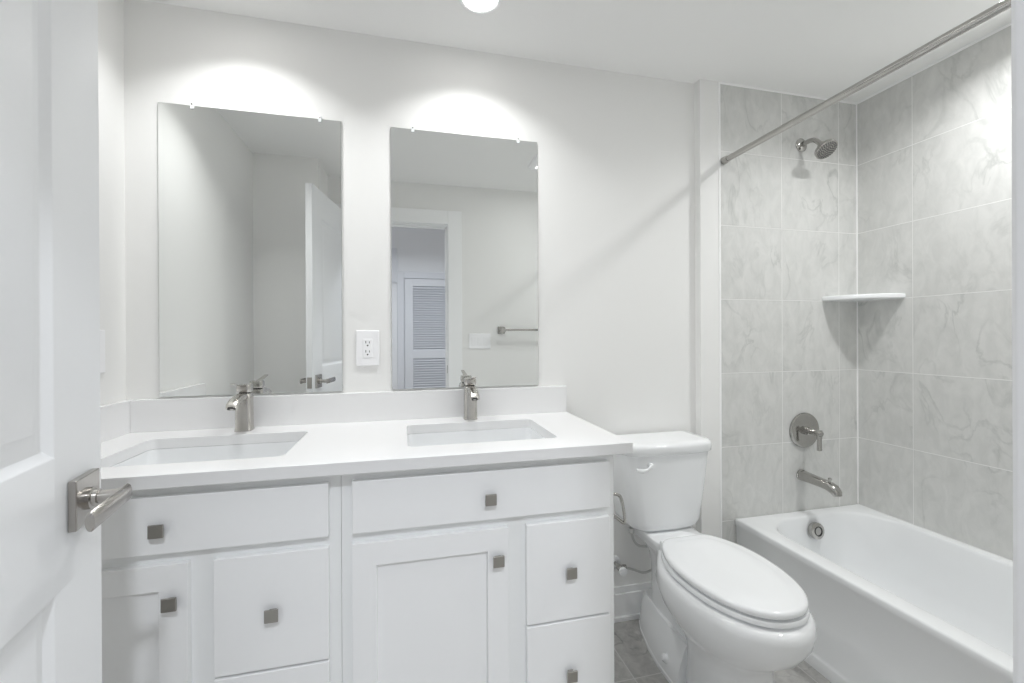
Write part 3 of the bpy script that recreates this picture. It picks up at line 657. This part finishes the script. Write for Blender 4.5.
def tk2(z, hw, yf, r, bow, n=12):
    """tank section: flat back, bowed front with big rounded corners; extra points along the front"""
    yb = -0.022; pts = [(hw, yb, z), (-hw, yb, z)]
    pts += [(-hw, yb+(yf+r-yb)*k/3, z) for k in (1, 2)]
    arc = []
    for k in range(9):
        a = PI + PI/2*k/8; arc.append((-hw+r+r*math.cos(a), yf+r+r*math.sin(a), z))
    mid = [(-hw+r+(2*hw-2*r)*k/n, yf, z) for k in range(1, n)]
    arc2 = []
    for k in range(9):
        a = 1.5*PI + PI/2*k/8; arc2.append((hw-r+r*math.cos(a), yf+r+r*math.sin(a), z))
    front = [(x, y-bow*(1-(x/hw)**2)*(1 if y < yf+r else 0), zz) for x, y, zz in arc+mid+arc2]
    pts += front + [(hw, yb+(yf+r-yb)*k/3, z) for k in (2, 1)]
    return pts
TANK = [(0.443, 0.116, -0.165, 0.045, 0.010), (0.447, 0.136, -0.176, 0.048, 0.012), (0.457, 0.149, -0.182, 0.05, 0.014), (0.478, 0.157, -0.186, 0.05, 0.015), (0.60, 0.175, -0.191, 0.05, 0.016), (0.750, 0.191, -0.196, 0.05, 0.017)]
loft(bm, [tk2(*q) for q in TANK]); obj('tank', bm, M_CER, toi, angle=60)
bm = B(); loft(bm, [tk2(*q) for q in ((0.7505, 0.196, -0.202, 0.055, 0.018), (0.754, 0.200, -0.206, 0.055, 0.018), (0.780, 0.201, -0.207, 0.055, 0.018), (0.788, 0.198, -0.204, 0.055, 0.018), (0.793, 0.190, -0.196, 0.05, 0.017), (0.794, 0.16, -0.17, 0.045, 0.015))]); obj('tank_lid', bm, M_CER, toi, angle=60)
bm = B()
path = smooth_path([(-0.100, -0.226, 0.716), (-0.116, -0.234, 0.7155), (-0.128, -0.235, 0.706), (-0.142, -0.233, 0.702), (-0.156, -0.230, 0.703), (-0.170, -0.227, 0.7075)], 6)
rings = []
for i, p in enumerate(path):
    rings.append([(p.x+a*0.0, p.y+b, p.z+c) for a, b, c in [(0, 0.0045*math.cos(q), 0.0075*math.sin(q)) for q in [2*PI*k/12 for k in range(12)]]])
loft(bm, rings); lathe(bm, (-0.100, -0.206, 0.716), (0, -1, 0), [(0, 0.011), (0.012, 0.011), (0.024, 0.008)], 18)
obj('flush_lever', bm, M_SEAT, toi)

# water supply at the toilet
sv = thing('stop_valve', 'water stop valve with braided hose low on the wall behind the toilet', 'valve', (0.862, 0, 0.245))
bm = B(); lathe(bm, (0, 0, 0), (0, -1, 0), [(0.0002, 0.028), (0.003, 0.028), (0.009, 0.02), (0.010, 0.009)], 24); obj('escutcheon', bm, M_SEAT, sv)
bm = B(); tube(bm, [(0, -0.004, 0), (0, -0.045, 0)], 0.0075, 14); lathe(bm, (0, -0.035, 0), (0, -1, 0), [(0, 0.011), (0.004, 0.0125), (0.026, 0.0125), (0.03, 0.009)], 18)
lathe(bm, (0.005, -0.048, 0), (1, 0, -0.1), [(0, 0.010), (0.012, 0.010), (0.013, 0.012), (0.024, 0.012), (0.026, 0.008)], 8); obj('valve_body', bm, M_CHROME, sv)
bm = B(); lathe(bm, (0, -0.063, 0), (0, -1, 0), [(0, 0.006), (0.012, 0.006), (0.013, 0.018), (0.022, 0.018), (0.024, 0.013)], 12); obj('valve_handle', bm, M_SEAT, sv)
bm = B(); tube(bm, smooth_path([(0.02, -0.048, 0.0), (0.07, -0.05, -0.018), (0.12, -0.05, -0.035), (0.17, -0.052, -0.01), (0.178, -0.056, 0.05), (0.125, -0.076, 0.085), (0.062, -0.096, 0.108), (0.032, -0.105, 0.145), (0.026, -0.105, 0.188)], 8), 0.005, 12); obj('supply_hose', bm, M_HOSE, sv)
bm = B(); lathe(bm, (0.026, -0.105, 0.166), (0, 0, 1), [(0, 0.009), (0.004, 0.0125), (0.022, 0.0125), (0.024, 0.009)], 8); obj('hose_nut', bm, M_HOSE, sv)

# paper holder on the vanity side
ph = thing('vanity_mounted_paper_holder', 'bent nickel paper holder arm on the vanity side by the toilet tank', 'paper holder', (0.6015, -0.455, 0.715))
bm = B(); lathe(bm, (0, 0, 0), (1, 0, 0), [(0.0, 0.020), (0.006, 0.020), (0.008, 0.016), (0.009, 0.007)], 24); obj('mount', bm, M_CHROME, ph)
bm = B(); tube(bm, smooth_path([(0.004, 0, 0), (0.03, 0, 0.001), (0.048, 0, -0.004), (0.058, 0, -0.018), (0.066, 0, -0.055), (0.070, 0, -0.085), (0.066, 0, -0.094), (0.05, 0, -0.082), (0.03, 0, -0.066)], 8), 0.005, 12); obj('holder_arm', bm, M_CHROME, ph)
